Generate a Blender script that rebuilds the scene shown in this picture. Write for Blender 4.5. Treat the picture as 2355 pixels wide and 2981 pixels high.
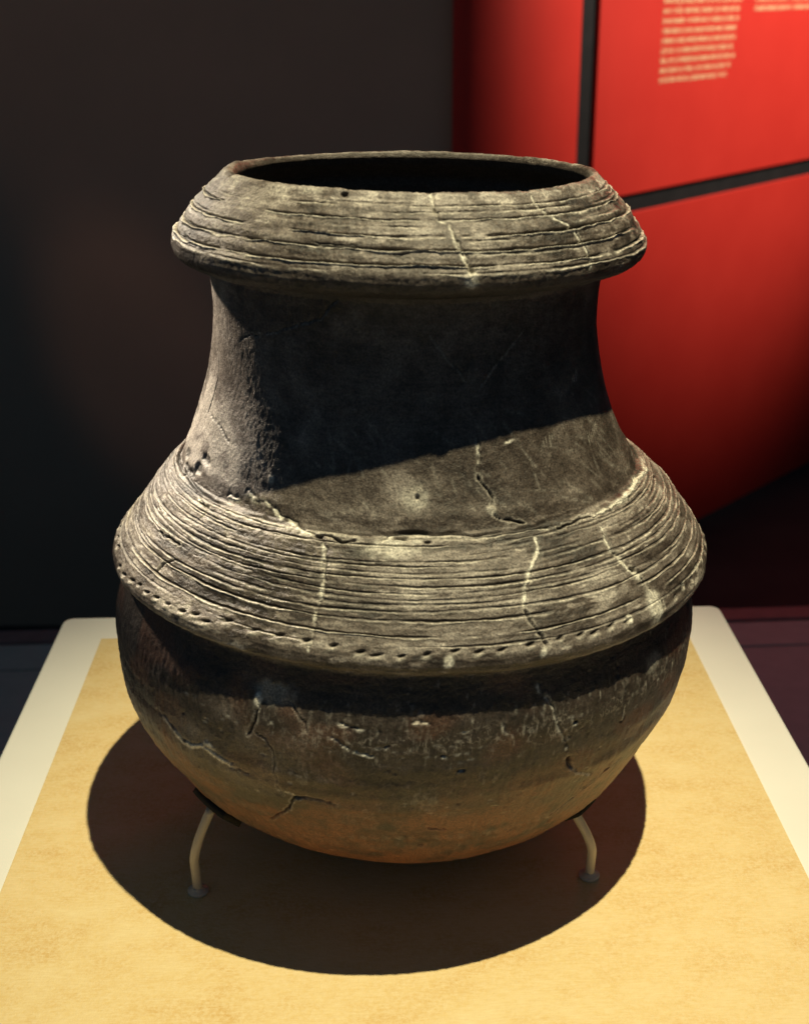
import bpy, bmesh, math, random
import numpy as np
from mathutils import Vector, Matrix

# ------------------------------------------------------------------ clean
for o in list(bpy.data.objects):
    bpy.data.objects.remove(o, do_unlink=True)
SC = bpy.context.scene
COL = SC.collection

# ------------------------------------------------------------------ camera
PITCH, ROLL, FPX = 0.3912, 0.0077, 1290.49
cam_d = bpy.data.cameras.new('camera')
cam_d.sensor_fit = 'VERTICAL'
cam_d.sensor_height = 24.0
cam_d.sensor_width = 24.0 * 808 / 1024
cam_d.lens = FPX / 1024 * 24.0
cam_d.clip_start, cam_d.clip_end = 0.02, 60
cam_d.dof.use_dof = True
cam_d.dof.focus_distance = 0.80
cam_d.dof.aperture_fstop = 6.2
cam = bpy.data.objects.new('camera', cam_d)
COL.objects.link(cam)
cam.matrix_world = (Matrix.Translation((-0.0032, -0.7802, 0.5521))
                    @ Matrix.Rotation(math.pi / 2 - PITCH, 4, 'X')
                    @ Matrix.Rotation(-ROLL, 4, 'Z'))
SC.camera = cam
SC.render.resolution_x, SC.render.resolution_y = 808, 1024

# ------------------------------------------------------------------ dim gallery ambience
world = bpy.data.worlds.new('World')
SC.world = world
world.use_nodes = True
bg = world.node_tree.nodes['Background']
bg.inputs['Color'].default_value = (0.40, 0.68, 1.0, 1)
bg.inputs['Strength'].default_value = 0.068

# ------------------------------------------------------------------ gallery spotlights and added lamps
def spot(name, loc, aim, power, color, angle, blend, size):
    d = bpy.data.lights.new(name, 'SPOT')
    d.energy, d.color = power, color
    d.spot_size, d.spot_blend = math.radians(angle), blend
    d.shadow_soft_size = size
    o = bpy.data.objects.new(name, d)
    COL.objects.link(o)
    o.location = loc
    o.rotation_euler = (Vector(aim) - Vector(loc)).to_track_quat('-Z', 'Y').to_euler()
    return o

# key: high overhead, to the right and in front of the pot
spot('key_spotlight', (0.497, -0.499, 3.5), (0.03, -0.12, 0.0), 665, (1.0, 0.905, 0.57), 20.4, 1.0, 0.022)
# fill: softer lamp from the left on the upper half of the pot
spot('fill_spotlight', (-1.00, 0.92, 1.08), (-0.13, -0.03, 0.318), 250, (1.0, 0.86, 0.66), 8.9, 0.55, 0.05)
# wall washer over the red panels
spot('wall_spotlight', (2.135, 2.231, 1.97), (1.10, 3.015, 1.314), 430, (1.0, 0.92, 0.78), 79.0, 0.40, 0.10)
# added weak lamps, standing in for soft brown reflections on the left wall
spot('added_reflection_spot', (-1.3, 0.3, 2.3), (-0.52, 2.13, 0.66), 11, (1.0, 0.62, 0.48), 29, 0.55, 0.06)
spot('added_low_reflection_spot', (-1.4, 0.6, 1.6), (-0.62, 2.1, -0.20), 10, (1.0, 0.58, 0.42), 12, 0.7, 0.06)

SC.view_settings.view_transform = 'Standard'
SC.view_settings.look = 'None'
SC.view_settings.exposure = 0.0
SC.view_settings.gamma = 1.0

# ------------------------------------------------------------------ helpers
def tag(o, label=None, cat=None, group=None, kind=None):
    if label: o['label'] = label
    if cat: o['category'] = cat
    if group: o['group'] = group
    if kind: o['kind'] = kind
    return o

def empty(name, loc=(0, 0, 0)):
    o = bpy.data.objects.new(name, None)
    COL.objects.link(o)
    o.location = loc
    o.empty_display_size = 0.05
    return o

def link(name, me, mat, parent=None):
    o = bpy.data.objects.new(name, me)
    COL.objects.link(o)
    if mat: me.materials.append(mat)
    if parent: o.parent = parent
    return o

def from_bm(name, bm, mat, parent=None, smooth=False):
    me = bpy.data.meshes.new(name)
    bmesh.ops.recalc_face_normals(bm, faces=bm.faces[:])
    bm.to_mesh(me); bm.free()
    if smooth:
        for p in me.polygons: p.use_smooth = True
    return link(name, me, mat, parent)

def box_bm(x0, x1, y0, y1, z0, z1, bevel=0.0, seg=2, M=None):
    bm = bmesh.new()
    bmesh.ops.create_cube(bm, size=1.0)
    for v in bm.verts:
        v.co = Vector((x0 + (v.co.x + .5) * (x1 - x0), y0 + (v.co.y + .5) * (y1 - y0), z0 + (v.co.z + .5) * (z1 - z0)))
    if bevel:
        bmesh.ops.bevel(bm, geom=bm.edges[:], offset=bevel, segments=seg, profile=.5, affect='EDGES')
    if M is not None: bm.transform(M)
    return bm

def tube_bm(pts, radii, seg=16, caps=True):
    bm = bmesh.new()
    P = [Vector(p) for p in pts]
    rings = []
    up = Vector((0.31, 0.87, 0.12))
    for i, p in enumerate(P):
        t = (P[min(i + 1, len(P) - 1)] - P[max(i - 1, 0)]).normalized()
        a = t.cross(up).normalized(); b = t.cross(a).normalized()
        r = radii[i] if hasattr(radii, '__len__') else radii
        rings.append([bm.verts.new(p + (a * math.cos(2 * math.pi * k / seg) + b * math.sin(2 * math.pi * k / seg)) * r) for k in range(seg)])
    for A, B in zip(rings, rings[1:]):
        for k in range(seg):
            bm.faces.new((A[k], A[(k + 1) % seg], B[(k + 1) % seg], B[k]))
    if caps:
        bm.faces.new(rings[0]); bm.faces.new(rings[-1][::-1])
    return bm

def lathe_bm(prof, seg=32):
    bm = bmesh.new(); rings = []
    for r, z in prof:
        if r < 1e-6: rings.append([bm.verts.new((0, 0, z))])
        else: rings.append([bm.verts.new((r * math.cos(2 * math.pi * k / seg), r * math.sin(2 * math.pi * k / seg), z)) for k in range(seg)])
    for A, B in zip(rings, rings[1:]):
        for k in range(seg):
            n = (k + 1) % seg
            if len(A) == 1: bm.faces.new((A[0], B[k], B[n]))
            elif len(B) == 1: bm.faces.new((A[k], B[0], A[n]))
            else: bm.faces.new((A[k], A[n], B[n], B[k]))
    return bm

# ------------------------------------------------------------------ materials
class NT:
    def __init__(self, name):
        self.m = bpy.data.materials.new(name); self.m.use_nodes = True
        self.t = self.m.node_tree; self.n = self.t.nodes
        self.b = self.n['Principled BSDF']
    def add(self, typ, **kw):
        n = self.n.new(typ)
        for k, v in kw.items():
            if k.startswith('i_'):
                key = k[2:]
                n.inputs[int(key) if key.isdigit() else key.replace('_', ' ')].default_value = v
            else: setattr(n, k, v)
        return n
    def l(self, a, b): self.t.links.new(a, b)
    def coord(self, out='Object', scale=None):
        c = self.add('ShaderNodeTexCoord').outputs[out]
        if scale is None: return c
        mp = self.add('ShaderNodeMapping'); mp.inputs['Scale'].default_value = scale
        self.l(c, mp.inputs['Vector']); return mp.outputs['Vector']
    def noise(self, vec, scale, detail=3, rough=.55):
        n = self.add('ShaderNodeTexNoise'); n.inputs['Scale'].default_value = scale
        n.inputs['Detail'].default_value = detail; n.inputs['Roughness'].default_value = rough
        self.l(vec, n.inputs['Vector']); return n.outputs['Fac']
    def ramp(self, fac, stops):
        r = self.add('ShaderNodeValToRGB'); e = r.color_ramp.elements
        while len(e) < len(stops): e.new(.5)
        for k, (p, c) in zip(e, stops):
            k.position = p; k.color = c if len(c) == 4 else (*c, 1)
        self.l(fac, r.inputs['Fac']); return r.outputs['Color']
    def mix(self, fac, a, b, blend='MIX'):
        n = self.add('ShaderNodeMix', data_type='RGBA', blend_type=blend)
        for s, v in ((n.inputs['Factor'], fac), (n.inputs['A'], a), (n.inputs['B'], b)):
            if isinstance(v, (int, float)): s.default_value = v
            elif isinstance(v, tuple): s.default_value = v if len(v) == 4 else (*v, 1)
            else: self.l(v, s)
        return n.outputs['Result']
    def math(self, op, a, b=0.0, clamp=False):
        n = self.add('ShaderNodeMath', operation=op, use_clamp=clamp)
        for s, v in ((n.inputs[0], a), (n.inputs[1], b)):
            if isinstance(v, (int, float)): s.default_value = v
            else: self.l(v, s)
        return n.outputs[0]
    def attr(self, name):
        return self.add('ShaderNodeAttribute', attribute_name=name).outputs['Fac']
    def bump(self, h, dist, strength=1.0, prev=None):
        n = self.add('ShaderNodeBump'); n.inputs['Distance'].default_value = dist
        n.inputs['Strength'].default_value = strength
        self.l(h, n.inputs['Height'])
        if prev is not None: self.l(prev, n.inputs['Normal'])
        return n.outputs['Normal']
    def done(self, color=None, rough=.6, spec=.3, normal=None, metallic=0.0):
        b = self.b
        if color is not None:
            if isinstance(color, tuple): b.inputs['Base Color'].default_value = (*color, 1)
            else: self.l(color, b.inputs['Base Color'])
        if isinstance(rough, (int, float)): b.inputs['Roughness'].default_value = rough
        else: self.l(rough, b.inputs['Roughness'])
        b.inputs['Specular IOR Level'].default_value = spec
        b.inputs['Metallic'].default_value = metallic
        if normal is not None: self.l(normal, b.inputs['Normal'])
        return self.m

def mat_plain(name, c1, c2, scale, rough, spec=.25, bump=0.0, bscale=400):
    t = NT(name); v = t.coord()
    col = t.ramp(t.noise(v, scale, 4), [(.3, c1), (.7, c2)])
    nrm = t.bump(t.noise(v, bscale, 3), bump) if bump else None
    return t.done(col, rough, spec, nrm)

MAT_WHITE = mat_plain('cream_painted_board', (.78, .76, .72), (.83, .81, .77), 9, .55, .25, .00012, 500)
t = NT('tan_suede_sheet'); v = t.coord('Object', (1, 1.6, 1))
cl = t.noise(v, 15, 6, .68); fi = t.noise(t.coord(), 420, 3, .7); st = t.noise(t.coord('Object', (40, 260, 40)), 3, 2)
c = t.ramp(cl, [(.30, (.60, .375, .13)), (.5, (.72, .535, .250)), (.70, (.80, .66, .39))])
c = t.mix(t.ramp(fi, [(.38, (0, 0, 0)), (.66, (1, 1, 1))]), c, (.76, .60, .34))
c = t.mix(.22, c, t.ramp(st, [(.3, (.58, .38, .15)), (.7, (.80, .64, .37))]))
MAT_TAN = t.done(c, .85, .1, t.bump(fi, .0006, 1.0))

MAT_ROD = mat_plain('beige_enamelled_rod', (.56, .50, .42), (.62, .56, .47), 60, .38, .5, .00005, 900)
MAT_RUBBER = mat_plain('black_rubber', (.018, .017, .016), (.028, .026, .024), 120, .7, .2, .0001, 700)
MAT_RED = mat_plain('red_painted_panel', (.54, .028, .019), (.58, .033, .022), 6, .5, .25, .00008, 300)
MAT_BLACK = mat_plain('matt_black_board', (.012, .011, .011), (.018, .016, .016), 20, .8, .15)
MAT_PRINT = mat_plain('pale_yellow_print', (.86, .50, .26), (.92, .58, .32), 30, .6, .2)
MAT_DARKWALL = mat_plain('dark_brown_wall_paint', (.40, .290, .215), (.46, .325, .240), 3, .8, .1, .0003, 120)
MAT_FLOOR = mat_plain('dark_gallery_floor', (.022, .022, .023), (.032, .031, .032), 6, .7, .15)
MAT_DECK = mat_plain('dark_brown_laminate', (.36, .38, .335), (.41, .43, .38), 40, .6, .2, .0001, 300)
MAT_RAIL = mat_plain('maroon_edge_rail', (.20, .13, .12), (.24, .16, .15), 40, .6, .2)

# ------------------------------------------------------------------ setting
FLOOR_Z = -0.95
me = from_bm('floor', box_bm(-6, 7, -3, 8, FLOOR_Z - .1, FLOOR_Z), MAT_FLOOR); tag(me, kind='structure')

# red exhibit wall, running away to the right at about 46 degrees
WA = math.radians(45.75)
WM = Matrix.Translation((0.42237, 2.3198, 0.0)) @ Matrix.Rotation(WA, 4, 'Z')    # local x along wall, -y towards camera
red = empty('exhibit_wall'); red.matrix_world = WM
tag(red, 'red exhibit wall of flat panels divided by black bars, with pale text at its top', 'wall')
BACK = box_bm(-0.30, 3.0, 0.022, 0.08, FLOOR_Z, 2.4)
from_bm('backing_board', BACK, MAT_BLACK, red)
TH = 0.020
GX0, GX1, GZ0, GZ1 = -0.030, 0.036, 0.0125, 0.0585
def red_panel(x0, x1, z0, z1):
    return from_bm('wall_panel', box_bm(x0, x1, 0.0, TH, z0, z1, .0015, 2), MAT_RED, red)
p_upper_right = red_panel(GX1, 3.0, GZ1, 2.4)
red_panel(GX1, 3.0, FLOOR_Z, GZ0)
# left panels end in a rounded corner that turns back towards the dark wall
def red_corner(z0, z1):
    bm = bmesh.new(); R = .17; X0 = -0.245; n = 20
    prof = [(GX1 - .066, TH), (GX1 - .066, .0012), (GX1 - .0672, 0.0), (X0, 0.0)]
    for k in range(1, n + 1):
        a = math.radians(54) * k / n
        prof.append((X0 - R * math.sin(a), R - R * math.cos(a)))
    rows_ = [[bm.verts.new((x, y, z)) for x, y in prof] for z in (z0, z0 + .001, z1 - .001, z1)]
    for A, B in zip(rows_, rows_[1:]):
        for k in range(len(prof) - 1):
            f = bm.faces.new((A[k + 1], A[k], B[k], B[k + 1]))
            f.smooth = k >= 2
    back = [[bm.verts.new((x, max(y, 0) + TH + .001, z)) for x, y in prof[1:]] for z in (z0, z1)]
    for k in range(len(prof) - 2):                      # top and bottom edges of the bent sheet
        bm.faces.new((rows_[0][k + 1], rows_[0][k + 2], back[0][k + 1], back[0][k]))
        bm.faces.new((rows_[-1][k + 2], rows_[-1][k + 1], back[1][k], back[1][k + 1]))
    me = bpy.data.meshes.new('wall_panel'); bm.to_mesh(me); bm.free()
    return link('wall_panel', me, MAT_RED, red)
red_corner(GZ1, 2.4)
red_corner(FLOOR_Z, GZ0)
from_bm('divider_bar', box_bm(-.0295, .0355, .0100, .0218, FLOOR_Z, 2.4), MAT_BLACK, red)
from_bm('divider_bar', box_bm(.0365, 3.0, .0070, .0218, GZ0 + .0005, GZ1 - .0005), MAT_BLACK, red)
from_bm('divider_bar', box_bm(-.244, -.0305, .0070, .0218, GZ0 + .0005, GZ1 - .0005), MAT_BLACK, red)

# printed text: rows of small glyph strokes, too soft in the photograph to read
rnd = random.Random(5)
def text_line(x0, x1, z):
    bm = bmesh.new(); x = x0
    def q(a, b, c, d):
        bm.faces.new([bm.verts.new(p) for p in ((a, -.0006, c), (b, -.0006, c), (b, -.0006, d), (a, -.0006, d))])
    xh = .0098
    while x < x1 - .012:
        for _ in range(rnd.choice((2, 3, 4, 5, 6, 7, 8))):
            if x > x1 - .006: break
            w = rnd.uniform(.0046, .0066); k = rnd.random()
            hgt = xh * (1.35 if k < .2 else 1.0); lo = z - (xh * .35 if k > .9 else 0)
            q(x, x + .0018, lo, z + hgt)
            if k < .75: q(x + w - .0018, x + w, z, z + xh)
            if k > .3: q(x + .0018, x + w - .0018, z + xh - .0016, z + xh)
            if k < .6: q(x + .0018, x + w - .0018, z, z + .0016)
            if .45 < k < .7: q(x + .0018, x + w - .0018, z + xh * .45, z + xh * .45 + .0014)
            x += w + .0014
        x += .0045
    return from_bm('text_line', bm, MAT_PRINT, p_upper_right)
for k in range(14):
    text_line(.290, (.60, .622, .628, .618, .630, .622, .64, .634, .645, .625, .636, .628, .64, .63)[k] + .004, .315 + .0226 * k)
for k in range(7):
    text_line(.712, (1.03, 1.05, 1.06, 1.05, 1.04, 1.06, 1.05)[k], .4715 + .0226 * k)

# dark wall on the left, standing square to the view
dw = from_bm('wall', box_bm(-4.0, 0.150, 2.128, 2.25, FLOOR_Z, 2.4), MAT_DARKWALL); tag(dw, kind='structure')

for x0, x1, y0, y1 in ((-6, 7, 7.88, 8.0), (6.88, 7.0, -3, 7.87)):      # far walls of the gallery
    fw = from_bm('wall', box_bm(x0, x1, y0, y1, FLOOR_Z + .002, 2.6), MAT_BLACK); tag(fw, kind='structure')

# low platform that carries the plinth
plat = empty('display_platform', (0, 0, -0.40)); plat.rotation_euler = (0, 0, math.radians(2.9))
tag(plat, 'wide low dark brown platform under the cream plinth', 'platform')
from_bm('deck_panel', box_bm(-1.9, 1.9, -1.4, 0.9455, -.03, 0, .0015), MAT_DECK, plat)
from_bm('deck_panel', box_bm(-1.9, 1.9, 0.9505, 1.028, -.03, 0, .0015), MAT_DECK, plat)
from_bm('rear_rail', box_bm(-1.9, 1.9, 1.037, 1.078, -.03, 0, .002), MAT_RAIL, plat)
from_bm('base_box', box_bm(-1.88, 1.88, -1.38, 1.07, FLOOR_Z + .40, -.031), MAT_BLACK, plat)

# plinth
PY = math.radians(1.49)
pl = empty('display_plinth', (-0.006, -0.01, -0.40)); pl.rotation_euler = (0, 0, PY)
tag(pl, 'cream painted square plinth with a tan sheet inlaid in its top, under the pot', 'plinth')
bm = bmesh.new()
bmesh.ops.create_cube(bm, size=1.0)
for v_ in bm.verts: v_.co = Vector((v_.co.x * .618, v_.co.y * .645, .2 + v_.co.z * .4))
vert_e = [e for e in bm.edges if abs(e.verts[0].co.z - e.verts[1].co.z) > .1]
bmesh.ops.bevel(bm, geom=vert_e, offset=.010, segments=4, profile=.5, affect='EDGES')
top_e = [e for e in bm.edges if all(abs(v_.co.z - .4) < 1e-5 for v_ in e.verts) and len(e.link_faces) == 2 and abs(e.calc_face_angle(0)) > .5]
bmesh.ops.bevel(bm, geom=top_e, offset=.003, segments=3, profile=.5, affect='EDGES')
from_bm('plinth_body', bm, MAT_WHITE, pl)
from_bm('top_inlay', box_bm(-.266, .266, -.280, .277, .3995, .4012, .0006, 2), MAT_TAN, pl)

# ------------------------------------------------------------------ stand
stand = empty('pot_stand', (-0.006, 0, 0.0012))
tag(stand, 'small bent metal rod stand with round feet holding the pot above the tan sheet', 'stand')
def arc_leg(fx, fy, inset, top_z):
    d = Vector((-fx, -fy, 0)).normalized(); f = Vector((fx, fy, 0))
    knee = f + Vector((0, 0, top_z * .62)); end = f + d * inset + Vector((0, 0, top_z))
    pts = [f + Vector((0, 0, z)) - d * .0012 * math.sin(z / (top_z * .62) * 1.57) for z in (.001, .006, .012, .018, top_z * .42)]
    a = pts[-1].copy()
    for k in range(1, 13):
        u = k / 12
        pts.append(a * (1 - u) ** 2 + knee * 2 * u * (1 - u) + end * u * u)
    leg = from_bm('leg', tube_bm(pts, .0031, 18), MAT_ROD, stand, True)
    foot = from_bm('foot_disc', lathe_bm([(0, 0), (.0064, 0), (.0069, .0006), (.0069, .0019), (.0062, .0025), (.0045, .0027), (.0042, .0034), (.0034, .004), (0, .004)], 32), MAT_ROD, leg, True)
    foot.location = (fx, fy, 0)
    return leg
arc_leg(-.1338, -.0937, .014, .0600)
arc_leg(.1232, -.0810, .0165, .0500)
arc_leg(.002, .150, .016, .0480)

# ------------------------------------------------------------------ pot
CRACKS=[('q',[(0.0908,0.613),(0.0882,0.6066),(0.094,0.6014),(0.1057,0.5939),(0.1347,0.5919)]),('p',[(0.154,0.5909),(0.16,0.5864),(0.1712,0.5799),(0.1916,0.5736),(0.2059,0.5681),(0.2143,0.5631)]),('d',[(0.0948,0.6026),(0.0971,0.5994)]),('t',[(0.1666,0.5864),(0.1769,0.5789),(0.1971,0.5726),(0.2104,0.5678)]),('q',[(0.5989,0.6084),(0.598,0.6041),(0.6136,0.5974),(0.6534,0.5921),(0.7079,0.5876),(0.7261,0.5834),(0.7379,0.5774),(0.7464,0.5726),(0.7545,0.5676),(0.7384,0.5601)]),('t',[(0.7362,0.5834),(0.7477,0.5774),(0.7568,0.5724),(0.7614,0.5671)]),('p',[(0.2984,0.4546),(0.298,0.4484),(0.2945,0.4409),(0.287,0.4349)]),('d',[(0.2885,0.4344),(0.3021,0.4304),(0.3285,0.4261),(0.3412,0.4221),(0.3328,0.4184)]),('d',[(0.3293,0.4126),(0.3558,0.4096),(0.4073,0.4076),(0.4495,0.4054)]),('d',[(0.5656,0.3975),(0.6384,0.398),(0.6969,0.4),(0.7515,0.3985),(0.7643,0.3963)]),('p',[(0.4878,0.3988),(0.5318,0.3975)]),('p',[(0.7595,0.3948),(0.7492,0.388),(0.7321,0.3818),(0.7284,0.3767)]),('d',[(0.7284,0.3767),(0.7393,0.3735)]),('w',[(0.7365,0.373),(0.7502,0.3682),(0.7606,0.3635),(0.7798,0.3597),(0.7959,0.3565)]),('d',[(0.7762,0.3637),(0.7935,0.3605)]),('d',[(0.8017,0.3562),(0.8091,0.3522)]),('q',[(0.8072,0.3507),(0.817,0.3457)]),('d',[(0.8514,0.3385),(0.8529,0.3342)]),('p',[(0.4621,0.3963),(0.4474,0.3888),(0.4126,0.3823),(0.372,0.375),(0.3451,0.3675),(0.3285,0.3577)]),('d',[(0.3338,0.3562),(0.3381,0.3527),(0.349,0.3475),(0.3702,0.3412),(0.3829,0.336)]),('w',[(1.4345,0.3963),(1.2332,0.4022),(1.1027,0.4007),(1.0003,0.3995),(0.9316,0.3992)]),('p',[(0.9316,0.3992),(0.8589,0.3988),(0.761,0.3983)]),('w',[(-0.8237,0.4069),(-0.7565,0.4079)]),('w',[(-0.7068,0.4131),(-0.6721,0.4111)]),('t',[(-0.6673,0.4109),(-0.6199,0.4119)]),('p',[(-0.6153,0.4121),(-0.5898,0.4101),(-0.5297,0.4056),(-0.4658,0.4037),(-0.4241,0.4005),(-0.4034,0.3983),(-0.3614,0.3973)]),('d',[(-0.3586,0.3975),(-0.3328,0.3992),(-0.298,0.3995),(-0.2743,0.3973),(-0.2526,0.396),(-0.2267,0.3973),(-0.2045,0.3983)]),('p',[(-0.1147,0.3973),(-0.089,0.399),(-0.0701,0.4025)]),('d',[(-0.0661,0.4),(-0.0432,0.4015),(-0.0235,0.3992)]),('p',[(-0.3401,0.397),(-0.3222,0.393),(-0.3131,0.3855),(-0.3106,0.3772),(-0.3039,0.3692),(-0.3015,0.3625)]),('q',[(-0.3015,0.3625),(-0.3101,0.3572),(-0.3091,0.3495),(-0.305,0.3415),(-0.3002,0.3335)]),('q',[(-0.9659,0.3975),(-0.8907,0.3953),(-0.8809,0.3918),(-0.8964,0.3878)]),('d',[(-0.9461,0.396),(-0.8873,0.3958)]),('d',[(-1.0849,0.3662),(-1.0309,0.3662),(-0.9771,0.3675),(-0.9284,0.3675)]),('d',[(-0.973,0.346),(-0.964,0.3495),(-0.945,0.355),(-0.9073,0.3592)]),('t',[(-1.2444,0.4846),(-1.1972,0.4781),(-1.1754,0.4699),(-1.1852,0.4596),(-1.201,0.4491),(-1.2117,0.4446)]),('t',[(-1.1521,0.4461),(-1.0194,0.4434),(-0.9649,0.4404),(-0.9019,0.4371)]),('t',[(-0.9253,0.4976),(-0.8672,0.5014),(-0.8143,0.5036),(-0.7657,0.5039)]),('t',[(-1.543,0.4025),(-1.3863,0.4015),(-1.3081,0.3948)]),('q',[(0.4273,0.4506),(0.4773,0.4521)]),('f',[(0.1032,0.5126),(0.1832,0.4986),(0.2305,0.4934),(0.2716,0.4846)]),('f',[(0.3237,0.4809),(0.409,0.4926),(0.4573,0.4979),(0.5718,0.5109)]),('f',[(-0.7194,0.5049),(-0.6351,0.5081),(-0.556,0.5116),(-0.4828,0.5154),(-0.3974,0.5179),(-0.3515,0.5256),(-0.3034,0.5306)]),('w',[(-0.8567,0.2545),(-0.8268,0.2525),(-0.7901,0.2493),(-0.7498,0.2448),(-0.7049,0.246),(-0.6651,0.2493),(-0.6236,0.2478),(-0.5959,0.246),(-0.5372,0.2438)]),('t',[(-0.8873,0.2575),(-0.8466,0.254)]),('t',[(-0.5372,0.2438),(-0.4813,0.2418)]),('p',[(-0.4566,0.292),(-0.4536,0.287)]),('d',[(-0.455,0.286),(-0.4572,0.2805),(-0.4658,0.2755),(-0.4796,0.2688)]),('t',[(-0.4548,0.2725),(-0.4179,0.2698),(-0.3946,0.2628),(-0.3897,0.2543),(-0.3933,0.2493),(-0.3832,0.2443),(-0.3883,0.2385),(-0.3684,0.232)]),('d',[(-0.2897,0.2338),(-0.3321,0.232),(-0.3481,0.2265),(-0.3604,0.2198),(-0.408,0.21),(-0.468,0.1978)]),('t',[(-0.2897,0.2338),(-0.2493,0.234),(-0.1987,0.232)]),('q',[(-0.3663,0.2353),(-0.3282,0.2335)]),('t',[(-0.3454,0.295),(-0.3183,0.2883),(-0.2948,0.2848),(-0.2903,0.2795)]),('q',[(-0.2219,0.2778),(-0.2055,0.2765),(-0.1623,0.2708),(-0.1253,0.2693),(-0.0886,0.268)]),('q',[(-0.1979,0.2863),(-0.1602,0.2843),(-0.1237,0.284)]),('p',[(0.387,0.3038),(0.3962,0.298)]),('q',[(0.4103,0.2965),(0.4336,0.2905),(0.4467,0.2813),(0.4626,0.2738),(0.4778,0.2695),(0.4984,0.26)]),('t',[(0.4136,0.2968),(0.4388,0.2903),(0.4518,0.281)]),('d',[(0.509,0.2533),(0.5376,0.2443)]),('q',[(0.5084,0.2508),(0.5576,0.24),(0.6476,0.2288)]),('d',[(0.8014,0.2298),(0.7423,0.225),(0.692,0.219),(0.6471,0.211),(0.6106,0.2028),(0.5595,0.1935)]),('q',[(0.0134,0.2888),(0.0441,0.2893),(0.0703,0.2875)]),('q',[(0.2718,0.2865),(0.2788,0.2808),(0.2961,0.2778)]),('q',[(0.7339,0.269),(0.7223,0.2648),(0.7239,0.2745)]),('d',[(0.0909,0.2095),(0.1521,0.206)]),('q',[(0.1016,0.2688),(0.1178,0.2675)]),('q',[(0.1537,0.2573),(0.1741,0.2593)])]
NOTCH=[(-1.1923,0.333),(-1.1317,0.3323),(-1.0647,0.334),(-1.0094,0.3352),(-0.9516,0.3347),(-0.8947,0.3355),(-0.8334,0.3357),(-0.7607,0.336),(-0.7082,0.3375),(-0.6565,0.336),(-0.5849,0.3405),(-0.485,0.3397),(-0.4015,0.34),(-0.316,0.3397),(-0.2335,0.339),(-0.1532,0.337),(-0.1063,0.3357),(-0.0361,0.3357),(0.0327,0.337),(0.1132,0.3385),(0.1801,0.3372),(0.2458,0.337),(0.3307,0.338),(0.4263,0.3385),(0.4968,0.338),(0.5442,0.337),(0.6114,0.338),(0.678,0.3372),(0.9255,0.3362),(0.9939,0.339),(1.0702,0.3375),(1.1492,0.3402),(1.2331,0.34)]
LUMP=[(0.2186,0.5609,0.0039,0.0043),(0.808,0.3372,0.0064,0.0103),(0.3704,0.3323,0.0019,0.0025),(0.3259,0.4151,0.0026,0.0033),(-0.4952,0.6103,0.0052,0.0022),(-0.0691,0.3943,0.0151,0.0055),(-0.4003,0.2975,0.0116,0.0062),(-0.4562,0.2918,0.0026,0.0038),(0.0972,0.3323,0.0023,0.0034),(0.6871,0.3377,0.0016,0.0025),(0.8704,0.2915,0.007,0.0062),(-0.6129,0.4254,0.0023,0.0022),(0.0233,0.4244,0.0072,0.0073),(-0.629,0.252,0.0046,0.003),(0.0206,0.3983,0.0023,0.0014),(1.6279,0.3828,0.0035,0.0055)]
HOLE=[(-0.3199,0.6096,0.0019,0.0022),(0.0761,0.613,0.0014,0.0017),(0.2187,0.5651,0.0023,0.0027),(-0.0432,0.4012,0.0042,0.0019),(0.0562,0.398,0.0019,0.0012),(-0.3415,0.398,0.0023,0.0014),(0.7849,0.3622,0.0026,0.0019),(0.0323,0.4244,0.0014,0.0019),(0.1066,0.2693,0.0016,0.0011),(0.1636,0.259,0.0023,0.0011),(0.5173,0.2515,0.0014,0.0041),(0.5217,0.2765,0.0014,0.0014)]

PZ=[(0,.012),(.03,.0125),(.05,.015),(.08,.0215),(.102,.030),(.122,.041),(.1405,.055),(.1548,.07),(.1613,.08),(.167,.09),(.1727,.1),(.178,.11),(.1828,.12),(.1861,.13),(.188,.14),(.1890,.15),(.1896,.16),(.1897,.168),(.1887,.178),(.1868,.186),(.1846,.193),(.1832,.199),(.1825,.2045),(.1832,.2068),(.1860,.2078),(.1888,.2090),(.1906,.2112),(.1914,.2145),(.1909,.2180),(.1893,.2210),(.1864,.225),(.1827,.230),(.1790,.235),(.1754,.240),(.1718,.245),(.1682,.250),(.1635,.2555),(.1583,.2612),(.1533,.2662),(.1490,.2702),(.1468,.2712),(.1440,.2718),(.1425,.2745),(.1404,.280),(.1374,.285),(.1351,.29),(.133,.295),(.1309,.3),(.1274,.31),(.1243,.32),(.1218,.33),(.12,.34),(.1186,.35),(.1177,.36),(.1173,.37),(.1177,.38),(.1184,.386),(.1197,.3925),(.1225,.3965),(.130,.3980),(.1365,.3995),(.1402,.4025),(.1420,.4065),(.1418,.4105),(.139,.415),(.1356,.42),(.132,.425),(.1281,.43),(.1232,.435),(.1180,.44),(.1136,.444),(.1108,.4472),(.1085,.4485),(.1060,.4475),(.1045,.444),(.1062,.439),(.113,.431),(.1135,.42),(.1095,.395),(.108,.36),(.112,.32),(.126,.28),(.160,.24),(.173,.2),(.168,.12),(.13,.06),(.07,.03),(0,.025)]
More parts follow.
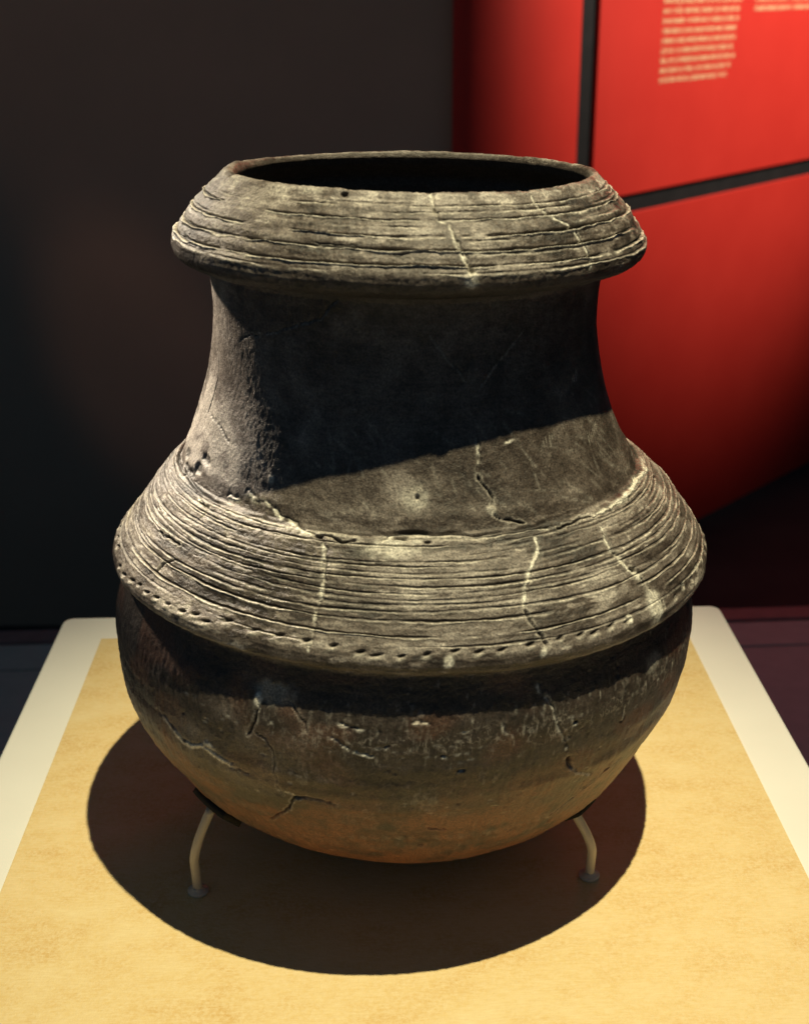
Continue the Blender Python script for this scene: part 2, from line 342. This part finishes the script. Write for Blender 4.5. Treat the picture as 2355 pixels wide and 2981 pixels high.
def profile(ds=.00025,sig=.0006):
    P=np.array(PZ,float);t=np.r_[0,np.cumsum(np.hypot(*np.diff(P,axis=0).T))]
    n=int(t[-1]/ds);tt=np.linspace(0,t[-1],n)
    q=np.stack([np.interp(tt,t,P[:,0]),np.interp(tt,t,P[:,1])],1)
    k=int(4*sig/ds);g=np.exp(-.5*(np.arange(-k,k+1)*ds/sig)**2);g/=g.sum()
    e=np.concatenate([2*q[0]-q[k:0:-1],q,2*q[-1]-q[-2:-k-2:-1]])
    q=np.stack([np.convolve(e[:,i],g,'valid') for i in(0,1)],1);q[:,0]=np.maximum(q[:,0],0)
    s=np.r_[0,np.cumsum(np.hypot(*np.diff(q,axis=0).T))]
    return s,q
CXT=[(0,.002),(.03,.003),(.07,-.0015),(.11,-.003),(.15,-.001),(.2,.001),(.23,.0045),(.25,.0045),(.265,.002),(.29,.0),(.33,-.0005),(.36,-.002),(.39,-.0025),(.41,-.0005),(.45,.0)]
AX=-.006
def cx(z):
    a=np.array(CXT);return np.interp(z,a[:,0],a[:,1])

S_ALL, Q_ALL = profile()

def rows():
    segs = [(0, .128, .005), (.128, .165, .0014), (.165, .303, .0010), (.303, .335, .00045), (.335, .409, .00026), (.409, .528, .0010),
            (.528, .556, .0006), (.556, .618, .00026), (.618, .625, .0005), (.625, .70, .002), (.70, S_ALL[-1], .007)]
    out = []
    for a, b, d in segs:
        n = max(2, int(round((b - a) / d))); out += list(np.linspace(a, b, n, endpoint=False))
    return np.array(out + [S_ALL[-1]])
SV = rows()
TF = 1.80
TH_ = np.concatenate([np.arange(-TF, TF, .0041), np.arange(TF, 2 * math.pi - TF, .016)])
NS, NT_ = len(SV), len(TH_)
RR, ZZ = np.interp(SV, S_ALL, Q_ALL[:, 0]), np.interp(SV, S_ALL, Q_ALL[:, 1])
# profile normals
dr = np.gradient(np.interp(S_ALL, S_ALL, Q_ALL[:, 0]), S_ALL); dz = np.gradient(Q_ALL[:, 1], S_ALL)
NR, NZ = np.interp(SV, S_ALL, dz), -np.interp(SV, S_ALL, dr)
ln = np.hypot(NR, NZ); NR, NZ = NR / ln, NZ / ln

rng = np.random.RandomState(11)
def bsp(x, L, periodic=None):
    n = int(math.ceil((x.max() - x.min()) / L)) + 4
    u = (x - x.min()) / L; i = np.floor(u).astype(int); f = u - i
    W = np.zeros((len(x), n + 1))
    w = [(1 - f) ** 3 / 6, (3 * f ** 3 - 6 * f ** 2 + 4) / 6, (-3 * f ** 3 + 3 * f ** 2 + 3 * f + 1) / 6, f ** 3 / 6]
    for k in range(4): W[np.arange(len(x)), i + k] += w[k]
    return W
def gn(Ls, Lt):
    A, B = bsp(SV, Ls), bsp(TH_, Lt)
    # seam: make last knots repeat the first ones
    R = rng.randn(A.shape[1], B.shape[1]); m = B.shape[1]
    R[:, m - 5:] = R[:, :5] if m > 10 else R[:, m - 5:]
    g = A @ R @ B.T
    return (g / g.std()).astype(np.float32)
def g1(Lt):
    B = bsp(TH_, Lt); g = B @ rng.randn(B.shape[1]); return g / g.std()

SS, TT = SV[:, None], TH_[None, :]
RC = np.maximum(RR, .02)[:, None]
def band(a, b, w=.002): return (1 / (1 + np.exp(-np.clip((SV - a) / w, -40, 40))) / (1 + np.exp(np.clip((SV - b) / w, -40, 40))))[:, None]
OUT = band(-1, .618, .003)
COLLAR, SHOULDER, NECK, BOWL = band(.556, .616), band(.3145, .4045, .0008), band(.4055, .5350, .0015), band(-1, .3140, .001)

LAYER0 = COLLAR + SHOULDER
Hh = np.zeros((NS, NT_), np.float32)
Hh += gn(.07, .5) * .0006 + gn(.02, .12) * .00014
rough_mid, rough_fine, rough_px = gn(.006, .035), gn(.0022, .012), gn(.0009, .006)
Hh += rough_mid * (.00005 - .00002 * NECK + .00003 * LAYER0 + .00004 * BOWL) + rough_fine * (.00004 + .00005 * COLLAR + .00005 * SHOULDER) + rough_px * .00005
LAYER = SHOULDER + COLLAR
strk = gn(.0010, .055); strk2 = gn(.0022, .13)
Hh += ((strk * .00005 + strk2 * .00006) * LAYER).astype(np.float32)
patch = np.clip((gn(.0055, .11) + .45 * gn(.0018, .030) + .5 * gn(.03, .25) - .45) * 2.6, 0, 1) * LAYER
flake = np.clip((gn(.0030, .05) + .5 * gn(.0010, .014) - 1.55) * 2.5, 0, 1) * LAYER
Hh -= (flake * .00018).astype(np.float32)
plaster, dirt, worn, fleck = (np.zeros((NS, NT_), np.float32) for _ in range(4))

# --- incised lines
def groove(s0, depth, wob, ridge=.26, width=.00044, cover=.9, zone=None, burr=1.0):
    c = s0 + g1(.35) * wob + g1(.06) * wob * .25 + g1(.012) * .00009
    d = depth * np.clip(.75 + .45 * g1(.18) + .18 * g1(.025), .0, 1.6) * np.clip((g1(.3) + 1.9 * cover) * 1.4, 0, 1)
    if zone is not None: d = d * zone
    lo, hi = np.searchsorted(SV, [s0 - .008, s0 + .008])
    x = SV[lo:hi, None] - c[None, :]
    wv = width * (1 + .25 * g1(.05))[None, :]
    v = np.where(x > 0, np.exp(-(x / (wv * .75)) ** 2), np.exp(-(x / (wv * 1.25)) ** 2))
    b = np.exp(-((x + wv * 2.6) / (wv * 1.1)) ** 2)
    Hh[lo:hi] += (-v + ridge * b) * d[None, :]
    k = (np.clip(d / .0009, 0, 1.2) * np.clip(.78 + .30 * g1(.02), .10, 1.1))[None, :]
    worn[lo:hi] = np.maximum(worn[lo:hi], b * k * burr)
    dirt[lo:hi] = np.maximum(dirt[lo:hi], np.clip(v * 1.25 - .15, 0, 1) * np.clip(k * 1.1, 0, 1) * .95)
for s0, dp in ((.3405, .0007), (.3462, .0019), (.3537, .0018), (.3592, .0008), (.3630, .0010), (.3666, .0007), (.3694, .0009), (.3731, .0010),
               (.3770, .0009), (.3803, .0007), (.3838, .0008), (.3868, .0006), (.3900, .0008), (.3928, .0007), (.3960, .0008), (.3990, .0006)):
    groove(s0, dp, .00055, cover=.75)
for _ in range(16):                                          # short stray strokes between them
    a = rng.uniform(-1.6, 1.6); L = rng.uniform(.08, .3)
    groove(rng.uniform(.350, .398), .0006, .0003, zone=np.exp(-((TH_ - a) / L) ** 4), width=.0005)
for s0, dp, cv in ((.5640, .0006, .6), (.5682, .0020, 1.5), (.5768, .0019, 1.4), (.5850, .0018, 1.4), (.5902, .0006, .3), (.5955, .0016, .9), (.5998, .0007, .35), (.6040, .0007, .3)):
    groove(s0, dp, .0004, cover=cv, ridge=.55, burr=1.6, width=.00052)
for _ in range(12):
    a = rng.uniform(-1.6, 1.6); L = rng.uniform(.06, .25)
    groove(rng.uniform(.572, .606), .0006, .0003, zone=np.exp(-((TH_ - a) / L) ** 4), width=.0005)
# ribs between the collar lines
Hh += (.00022 * COLLAR * np.cos((SV - .5682) / .0084 * 2 * math.pi + math.pi)[:, None] * band(.560, .592, .002)).astype(np.float32)

# --- features traced along the surface
def window(t0, t1, s0, s1, m):
    i0, i1 = np.searchsorted(SV, [s0 - m, s1 + m]); r = max(.05, float(np.interp((s0 + s1) / 2, SV, RR)))
    j = np.where((TH_ > t0 - m / r) & (TH_ < t1 + m / r))[0]
    return i0, i1, j[0], j[-1] + 1, r
def crack(kind, P):
    P = np.array(P)
    if len(P) < 2: return
    # jagged subdivision
    r = float(np.interp(P[:, 1].mean(), SV, RR)); pts = [P[0]]
    for a, b in zip(P, P[1:]):
        L = math.hypot((b[0] - a[0]) * r, b[1] - a[1]); n = max(1, int(L / .0022))
        for k in range(1, n + 1):
            j = rng.randn(2) * .00033 * (k < n)
            pts.append(a + (b - a) * k / n + np.array([j[0] / r, j[1]]))
    Q = np.array(pts)
    W = dict(p=.00095, w=.00140, d=.00062, t=.00042, q=.00062, f=.00050)[kind]
    i0, i1, j0, j1, r = window(Q[:, 0].min(), Q[:, 0].max(), Q[:, 1].min(), Q[:, 1].max(), .006)
    X = TH_[None, j0:j1] * r; Y = SV[i0:i1, None]
    D = np.full((i1 - i0, j1 - j0), 1.0); U = np.zeros_like(D); SG = np.zeros_like(D); acc = 0.0
    for a, b in zip(Q, Q[1:]):
        ax, ay, bx, by = a[0] * r, a[1], b[0] * r, b[1]; L2 = (bx - ax) ** 2 + (by - ay) ** 2 + 1e-12
        u = np.clip(((X - ax) * (bx - ax) + (Y - ay) * (by - ay)) / L2, 0, 1)
        d = np.hypot(X - ax - u * (bx - ax), Y - ay - u * (by - ay))
        m = d < D; D[m] = d[m]; SG[m] = np.sign((bx - ax) * (Y - ay) - (by - ay) * (X - ax))[m]; U[m] = (acc + u * math.sqrt(L2))[m]; acc += math.sqrt(L2)
    nn = max(4, int(acc / .0018)); kn = rng.uniform(.55, 1.45, nn + 2)
    wv = W * np.interp(U, np.linspace(0, acc, nn + 2), kn)
    e = np.exp(-(D / wv) ** 2)
    edge = np.clip(np.minimum(U, acc - U) / .0015 + .35, 0, 1)
    e *= edge
    Hh[i0:i1, j0:j1] += SG * np.exp(-D / .0022) * edge * (.00022 if kind != 't' else .0001) * rng.choice((-1, 1))
    if kind in 'pwqf':
        brk = np.clip((1.15 if kind == 'w' else .85) + .55 * rough_fine[i0:i1, j0:j1], 0, 1)
        Hh[i0:i1, j0:j1] += e * dict(p=-.00015, w=.0001, q=-.0002, f=-.00005)[kind] - np.exp(-((SG * D - 1.5 * wv) / (wv * .5)) ** 2) * edge * .0010
        dirt[i0:i1, j0:j1] = np.maximum(dirt[i0:i1, j0:j1], .75 * np.exp(-((SG * D - 1.5 * wv) / (wv * .55)) ** 2) * edge * (kind != 'f') * np.clip(.7 + .5 * rough_mid[i0:i1, j0:j1], 0, 1))
        e = e * brk
        plaster[i0:i1, j0:j1] = np.maximum(plaster[i0:i1, j0:j1], np.clip(e * dict(p=1.25, w=1.5, q=1.0, f=.28)[kind], 0, 1))
        dirt[i0:i1, j0:j1] *= 1 - np.clip(e * 1.2, 0, 1) * .9
    else:
        Hh[i0:i1, j0:j1] -= e * dict(d=.0024, t=.0009)[kind]
        dirt[i0:i1, j0:j1] = np.maximum(dirt[i0:i1, j0:j1], e)
        worn[i0:i1, j0:j1] = np.maximum(worn[i0:i1, j0:j1], .5 * np.exp(-((D - 2.2 * wv) / wv) ** 2))
def blob(t, s, rt, rs, dh, pl=0.0, dk=0.0, power=1.0, wr=0.0):
    i0, i1, j0, j1, r = window(t, t, s, s, 2.2 * max(rt, rs))
    nz = .35 * rough_fine[i0:i1, j0:j1] + .2 * rough_mid[i0:i1, j0:j1]
    d2 = ((TH_[None, j0:j1] - t) * r / rt) ** 2 + ((SV[i0:i1, None] - s) / rs) ** 2
    e = 1 / (1 + np.exp(np.clip((np.sqrt(d2) - 1 + nz * .35) * 7, -40, 40)))
    Hh[i0:i1, j0:j1] += e * dh
    if pl: plaster[i0:i1, j0:j1] = np.maximum(plaster[i0:i1, j0:j1], e * pl)
    if dk: dirt[i0:i1, j0:j1] = np.maximum(dirt[i0:i1, j0:j1], e * dk)
    if wr: worn[i0:i1, j0:j1] = np.maximum(worn[i0:i1, j0:j1], e * wr)
LV = [(.0012, .9), (.0010, .75), (.0006, .9), (.0006, .5), (.0002, .35), (.0004, .6), (-.0003, .35), (.0008, .95), (.0006, .9), (.0006, .9), (.0002, .22), (.0003, .7), (-.0003, .45), (.0006, .95), (.0003, .6), (.0002, .35)]
for (t_, s_, a_, b_), (dh, p_) in zip(LUMP, LV): blob(t_, s_, max(a_, .0012), max(b_, .0012), dh, pl=p_)
for k_, P_ in CRACKS: crack(k_, P_)
for t_, s_, a_, b_ in HOLE: blob(t_, s_, max(a_ * .8, .0008), max(b_ * .65, .0007), -.0030, dk=1.0)
# punched notches round the shoulder edge, carried on round the back
nt = list(NOTCH)
tmax = max(a for a, _ in nt); tmin = min(a for a, _ in nt)
k_ = tmax + .085
while k_ < 2 * math.pi + tmin - .05:
    nt.append((k_, .3370)); k_ += .085
for t_, s_ in nt:
    t_ = t_ if t_ < TH_[-1] else t_ - 2 * math.pi
    rt, rs = rng.uniform(.0017, .0028), rng.uniform(.0007, .0010)
    i0, i1, j0, j1, r = window(t_, t_, s_, s_, .008)
    x = (TH_[None, j0:j1] - t_) * r; y = SV[i0:i1, None] - s_ - x * .22
    e = np.exp(-((x / rt) ** 2 + (y / rs) ** 2) ** 1.5)
    Hh[i0:i1, j0:j1] -= e * .0026
    lump = np.exp(-(((x + .0004) / (rt * 1.2)) ** 2 + ((y + .0022) / .0012) ** 2))
    Hh[i0:i1, j0:j1] += lump * .0005
    dirt[i0:i1, j0:j1] = np.maximum(dirt[i0:i1, j0:j1], e)
    worn[i0:i1, j0:j1] = np.maximum(worn[i0:i1, j0:j1], lump * rng.uniform(.5, 1.2))
# torn inner edge where the shoulder skin meets the neck
c_ = .4030 + g1(.25) * .0006 + g1(.04) * .0005
x = SS - c_[None, :]
und = np.exp(-(x / .0010) ** 2) * np.clip(.7 + .6 * g1(.12), 0, 1.4)[None, :]
Hh -= (und * .0016).astype(np.float32); dirt = np.maximum(dirt, (und * .7).astype(np.float32))
worn = np.maximum(worn, (.9 * np.exp(-((x + .0030) / .0014) ** 2) * np.clip(g1(.15) + .6, 0, 1)[None, :]).astype(np.float32))
# chipped rim
Hh += (-np.clip(gn(.004, .05) - 1.2, 0, 3) * .0005 * band(.604, .618, .0015)).astype(np.float32)

# --- bowl: cord-pressed vertical ticks, pits and pale flecks
tick = gn(.007, .0085)
Hh += (tick * .00014 * band(.155, .300, .004)).astype(np.float32)
fz = .75 * gn(.0032, .0055) + .5 * gn(.0012, .006) + .6 * gn(.014, .06)
dens = (1.0 * np.exp(-((SS - .284 - .010 * (1 - np.cos(TT))) / .010) ** 2) + .22) * band(.150, .300, .004)
sidew = 1 / (1 + np.exp(-(TT + .42) / .07))
fleck = np.maximum(fleck, .3 * (np.clip((fz - 2.15 + 1.0 * dens) * 1.6, 0, 1) * BOWL * (.25 + .75 * sidew)).astype(np.float32))
Hh += fleck * .0002
for _ in range(45):                                         # cord-pressed ticks along the shaded band
    t0 = rng.uniform(-.36, 1.05); s0 = rng.normal(.276 + .012 * (1 - math.cos(t0)) - .004 * (t0 < 0), .0065); L = rng.uniform(.0008, .0032)
    blob(t0, s0, rng.uniform(.0003, .0009), L, .00020, pl=rng.uniform(.10, .42))
for _ in range(150):                                          # small flakes
    t0 = rng.uniform(-.75, 1.2); s0 = rng.uniform(.215, .285) if rng.rand() < .5 else rng.normal(.277, .006)
    blob(t0, s0, rng.uniform(.0004, .0024), rng.uniform(.0003, .0009), -.0003, pl=rng.uniform(.1, .6))
rip = gn(.0045, .30)
Hh += (rip * .00022 * band(.17, .27, .006)).astype(np.float32)
pits = np.clip(gn(.0022, .0125) - 2.5, 0, 2)
Hh -= (pits * .0011 * BOWL * band(.14, .30, .01)).astype(np.float32)
# rope line low on the bowl
rp = .195 + g1(.3) * .002
rope = np.exp(-((SS - rp[None, :]) / .0030) ** 2) * (.5 + .5 * np.sin(TT * 150 + SS * 300))
Hh += (rope * .0006 * (np.abs(TT - .10) < .55)).astype(np.float32)
fleck = np.maximum(fleck, (rope * .35 * np.clip(rough_mid + .4, 0, 1) * (np.abs(TT - .10) < .5)).astype(np.float32))
# --- neck: burnishing strokes
for _ in range(110):
    t0, s0 = rng.uniform(-1.0, 1.25), rng.uniform(.409, .470)
    L, ang = rng.uniform(.004, .013), rng.normal(-.75, .35)
    i0, i1, j0, j1, r = window(t0, t0, s0, s0, .015)
    xx = (TH_[None, j0:j1] - t0) * r; yy = SV[i0:i1, None] - s0
    u = xx * math.cos(ang) + yy * math.sin(ang); w_ = -xx * math.sin(ang) + yy * math.cos(ang)
    e = np.exp(-(u / L) ** 4 - (w_ / rng.uniform(.0004, .0011)) ** 2) * np.clip(.6 + .5 * rough_fine[i0:i1, j0:j1], 0, 1)
    fleck[i0:i1, j0:j1] = np.maximum(fleck[i0:i1, j0:j1], e * rng.uniform(.15, .5)); Hh[i0:i1, j0:j1] -= e * .00012
for t0, s0, n_ in ((.78, .470, 11), (.62, .446, 6), (.95, .440, 7)):      # scraped comb marks
    for k_ in range(n_):
        blob(t0 + k_ * .017 + rng.uniform(-.004, .004), s0 + k_ * .0009 + rng.uniform(-.0012, .0012), rng.uniform(.0003, .0008), rng.uniform(.0010, .0034), -.00030, wr=rng.uniform(.15, .55))
# swollen ridge and broken gap at the left foot of the neck
Hh += (.0016 * np.exp(-((TT + 1.52 - (SS - .45) * 1.5) / .055) ** 2) * NECK * np.exp(-((SS - .45) / .045) ** 4)).astype(np.float32)
Hh += (gn(.012, .10) * .00022 * NECK * np.exp(-((TT + 1.2) / .5) ** 4)).astype(np.float32)
for dt in (-.10, -.05, .0, .05, .10, .14): blob(-1.20 + dt, .4055 + .8 * dt * dt, .0055, .0030, -.0016, dk=.85)
# --- broad tone of the clay, with light painted in on neck and bowl
big, mid = gn(.035, .22), gn(.010, .06)
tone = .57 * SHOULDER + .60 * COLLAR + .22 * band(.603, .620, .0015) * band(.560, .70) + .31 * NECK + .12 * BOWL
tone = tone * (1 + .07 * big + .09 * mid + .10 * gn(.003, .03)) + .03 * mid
tone += .42 * NECK * np.exp(-((TT + 1.25) / .38) ** 2)  # left of the neck lightened in colour to look lamp-lit
tone += (.055 * strk + .07 * strk2) * LAYER
tone -= .30 * patch; tone += .34 * flake
tone -= .30 * np.clip(1 - ((TT + .70) / .42) ** 2 - ((SS - .372) / .030) ** 2, 0, 1) * SHOULDER
tone -= .22 * np.clip(1 - ((TT - 1.0) / .6) ** 2 - ((SS - .586) / .022) ** 2, 0, 1) * COLLAR
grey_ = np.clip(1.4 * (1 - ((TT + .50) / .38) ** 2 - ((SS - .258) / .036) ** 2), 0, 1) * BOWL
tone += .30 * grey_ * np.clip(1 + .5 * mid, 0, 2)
tone += .12 * np.clip(gn(.014, .09) - .7, 0, 1.5) * NECK
tone += .30 * np.clip((gn(.0022, .07) + .5 * gn(.0010, .02) - .5) * 2, 0, 1) * NECK * np.exp(-((SS - .408) / .008) ** 2)
tone += .20 * np.clip(1 - ((TT - .02) / .17) ** 2 - ((SS - .428) / .014) ** 2, 0, 1) * np.clip(1 + .8 * mid, 0, 2)
# lit strip down the left of the neck painted in, darker spot above
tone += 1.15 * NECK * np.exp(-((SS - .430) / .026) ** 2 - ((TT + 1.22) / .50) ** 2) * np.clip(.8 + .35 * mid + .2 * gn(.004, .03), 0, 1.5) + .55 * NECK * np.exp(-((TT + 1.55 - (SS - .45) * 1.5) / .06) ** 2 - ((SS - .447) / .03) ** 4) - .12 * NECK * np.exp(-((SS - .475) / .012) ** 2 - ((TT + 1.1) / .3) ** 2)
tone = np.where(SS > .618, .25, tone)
bounce_mottle = (1 - .9 * grey_) * BOWL * np.clip((.262 - SS) / .05, 0, 1) * np.clip(.62 + .3 * gn(.012, .08) + .2 * gn(.003, .02), 0, 1) + .35 * BOWL * np.clip(gn(.010, .08) - .2, 0, 1)  # reddish mottling, plus warm light bounced off the plinth painted towards the base

crackle = BOWL * (np.exp(-((SS - .277 - .012 * (1 - np.cos(TT))) / .0085) ** 2) * np.clip(.75 + .45 * gn(.004, .05), 0, 1.2) + .22 * np.clip(gn(.008, .06) + .1, 0, 1)) * band(.20, .30, .004) * (.15 + .85 / (1 + np.exp(-(TT + .40) / .05)))
# --- build the meshes, one per part of the vessel
Hh *= np.where(SS > .64, .3, 1.0)
Rm = RR[:, None] + NR[:, None] * Hh; Zm = ZZ[:, None] + NZ[:, None] * Hh
Rm = np.where(RR[:, None] < 1e-4, 0, Rm)
XX = Rm * np.sin(TT) + cx(ZZ)[:, None]; YY = -Rm * np.cos(TT)
XYZ = np.stack([XX, YY, Zm], 2).astype(np.float32)
ATTR = dict(plaster=np.clip(plaster, 0, 1), dirt=np.clip(dirt, 0, 1), worn=np.clip(worn, 0, 1), fleck=np.clip(fleck, 0, 1), tone=np.clip(tone, 0, 1.6), bounce_mottle=np.clip(bounce_mottle, 0, 1), crackle=np.clip(crackle, 0, 1))

def grid_part(name, s0, s1, mat, parent):
    i0 = max(0, np.searchsorted(SV, s0) - (s0 > 0)); i1 = min(NS, np.searchsorted(SV, s1))
    P = XYZ[i0:i1].reshape(-1, 3); n, m = i1 - i0, NT_
    a = (np.arange(n - 1)[:, None] * m + np.arange(m)[None, :]); b = (np.arange(n - 1)[:, None] * m + (np.arange(m)[None, :] + 1) % m)
    F = np.stack([a, b, b + m, a + m], 2).reshape(-1, 4).astype(np.int32)
    me = bpy.data.meshes.new(name)
    me.vertices.add(len(P)); me.vertices.foreach_set('co', P.ravel())
    me.loops.add(F.size); me.loops.foreach_set('vertex_index', F.ravel())
    me.polygons.add(len(F)); me.polygons.foreach_set('loop_start', np.arange(0, F.size, 4, dtype=np.int32))
    me.polygons.foreach_set('loop_total', np.full(len(F), 4, np.int32))
    me.polygons.foreach_set('use_smooth', np.ones(len(F), bool))
    for k, A in ATTR.items():
        at = me.attributes.new(k, 'FLOAT', 'POINT'); at.data.foreach_set('value', np.ascontiguousarray(A[i0:i1]).astype(np.float32).ravel())
    me.update(); me.validate()
    return link(name, me, mat, parent)

t = NT('fired_clay'); v = t.coord()
n1, n2, n3 = t.noise(v, 55, 5, .6), t.noise(v, 260, 4, .65), t.noise(v, 1100, 3, .7)
n4 = t.noise(t.coord('Object', (90, 90, 420)), 1.0, 4, .6)
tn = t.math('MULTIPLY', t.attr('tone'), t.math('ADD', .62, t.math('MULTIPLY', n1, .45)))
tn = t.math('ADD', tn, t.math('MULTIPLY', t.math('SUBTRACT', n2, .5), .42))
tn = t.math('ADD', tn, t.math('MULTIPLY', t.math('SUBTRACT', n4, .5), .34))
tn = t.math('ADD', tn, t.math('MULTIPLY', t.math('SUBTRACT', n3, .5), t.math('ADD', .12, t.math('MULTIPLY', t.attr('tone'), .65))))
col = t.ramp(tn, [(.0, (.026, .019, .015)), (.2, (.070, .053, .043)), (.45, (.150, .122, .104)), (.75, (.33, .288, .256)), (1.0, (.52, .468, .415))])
col = t.mix(t.math('MULTIPLY', t.attr('worn'), t.ramp(n2, [(.30, (.3, .3, .3)), (.58, (1, 1, 1))])), col, (.62, .565, .49))
col = t.mix(t.math('MULTIPLY', t.attr('fleck'), .85), col, (.46, .42, .37))
col = t.mix(t.math('MULTIPLY', t.attr('dirt'), .92), col, (.018, .015, .013))
col = t.mix(t.attr('plaster'), col, t.ramp(n2, [(.3, (.60, .55, .46)), (.62, (.86, .82, .73))]))
wn = t.add('ShaderNodeTexVoronoi', feature='DISTANCE_TO_EDGE'); wn.inputs['Scale'].default_value = 1.0
wobv = t.add('ShaderNodeVectorMath', operation='MULTIPLY_ADD'); nz_ = t.add('ShaderNodeTexNoise', i_Scale=220.0); t.l(v, nz_.inputs['Vector'])
t.l(nz_.outputs['Color'], wobv.inputs[0]); wobv.inputs[1].default_value = (1.6, 1.6, 1.6); t.l(t.coord('Object', (270, 270, 150)), wobv.inputs[2])
t.l(wobv.outputs['Vector'], wn.inputs['Vector']); vor = wn.outputs['Distance']
bounce_mottle = t.math('MULTIPLY', t.attr('bounce_mottle'), t.ramp(n1, [(.3, (.66, .66, .66)), (.65, (1, 1, 1))]))
col = t.mix(bounce_mottle, col, t.mix(n2, (.105, .042, .022), (.31, .128, .066)))
gr = t.noise(v, 800, 2, .75)
col = t.mix(1.0, col, t.ramp(gr, [(.32, (.50, .49, .48)), (.50, (1, 1, 1)), (.68, (1.55, 1.52, 1.46))]), 'MULTIPLY')
ck = t.math('MULTIPLY', t.math('SUBTRACT', 1.0, t.math('MULTIPLY', vor, 9.0), True), .72)
ckm = t.math('MULTIPLY', t.math('MULTIPLY', ck, t.attr('crackle')), t.math('MULTIPLY', t.math('SUBTRACT', n2, .44), 6.0, True))
col = t.mix(ckm, col, (.50, .44, .37))
rg = t.math('ADD', .27, t.math('MULTIPLY', n2, .34))
nm = t.bump(n2, .0007, .65); nm = t.bump(n3, .0005, .9, nm)
MAT_CLAY = t.done(col, rg, .55, nm)

pot = empty('clay_pot', (AX, 0, 0))
zx = Vector((0.0184, 0.0215, 1)).normalized(); xx_ = (Vector((1, 0, -0.0184)) - zx * Vector((1, 0, -0.0184)).dot(zx)).normalized(); yx = zx.cross(xx_)
R3 = Matrix((xx_, yx, zx)).transposed()
pot.matrix_world = Matrix.Translation((AX, 0, 0)) @ R3.to_4x4()
tag(pot, 'large dark ancient clay pot with grooved collar and cracked flange on bent rods', 'pot')
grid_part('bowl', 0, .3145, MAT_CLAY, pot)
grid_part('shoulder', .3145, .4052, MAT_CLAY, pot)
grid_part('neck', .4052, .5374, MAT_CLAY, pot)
grid_part('collar', .5374, .6180, MAT_CLAY, pot)
grid_part('inner_wall', .6180, 9, MAT_CLAY, pot)

# black cushions of the stand, bent to the curve of the bowl
def pad(t0, t1, s0, s1, th=.0030):
    bm = bmesh.new(); n, m = 14, 6; G = []
    for lay in (0.0, th):
        g = []
        for a in range(n):
            row = []
            for b in range(m):
                s = s0 + (s1 - s0) * b / (m - 1); tt = t0 + (t1 - t0) * a / (n - 1)
                r = np.interp(s, S_ALL, Q_ALL[:, 0]) + (np.interp(s, SV, NR)) * (lay + .0006); z = np.interp(s, S_ALL, Q_ALL[:, 1]) + np.interp(s, SV, NZ) * (lay + .0006)
                row.append(bm.verts.new((r * math.sin(tt) + float(cx(z)), -r * math.cos(tt), z)))
            g.append(row)
        G.append(g)
    A, B = G
    for a in range(n - 1):
        for b in range(m - 1):
            bm.faces.new((A[a][b], A[a][b + 1], A[a + 1][b + 1], A[a + 1][b])); bm.faces.new((B[a][b], B[a + 1][b], B[a + 1][b + 1], B[a][b + 1]))
    for a in range(n - 1):
        for b in (0, m - 1): bm.faces.new((A[a][b], A[a + 1][b], B[a + 1][b], B[a][b]))
    for b in range(m - 1):
        for a in (0, n - 1): bm.faces.new((A[a][b], A[a][b + 1], B[a][b + 1], B[a][b]))
    bm.transform(R3.to_4x4())
    return from_bm('cushion', bm, MAT_RUBBER, stand, True)
pad(-1.04, -.80, .152, .168, .0060)
pad(.90, 1.06, .137, .152)
pad(3.0, 3.25, .134, .152)
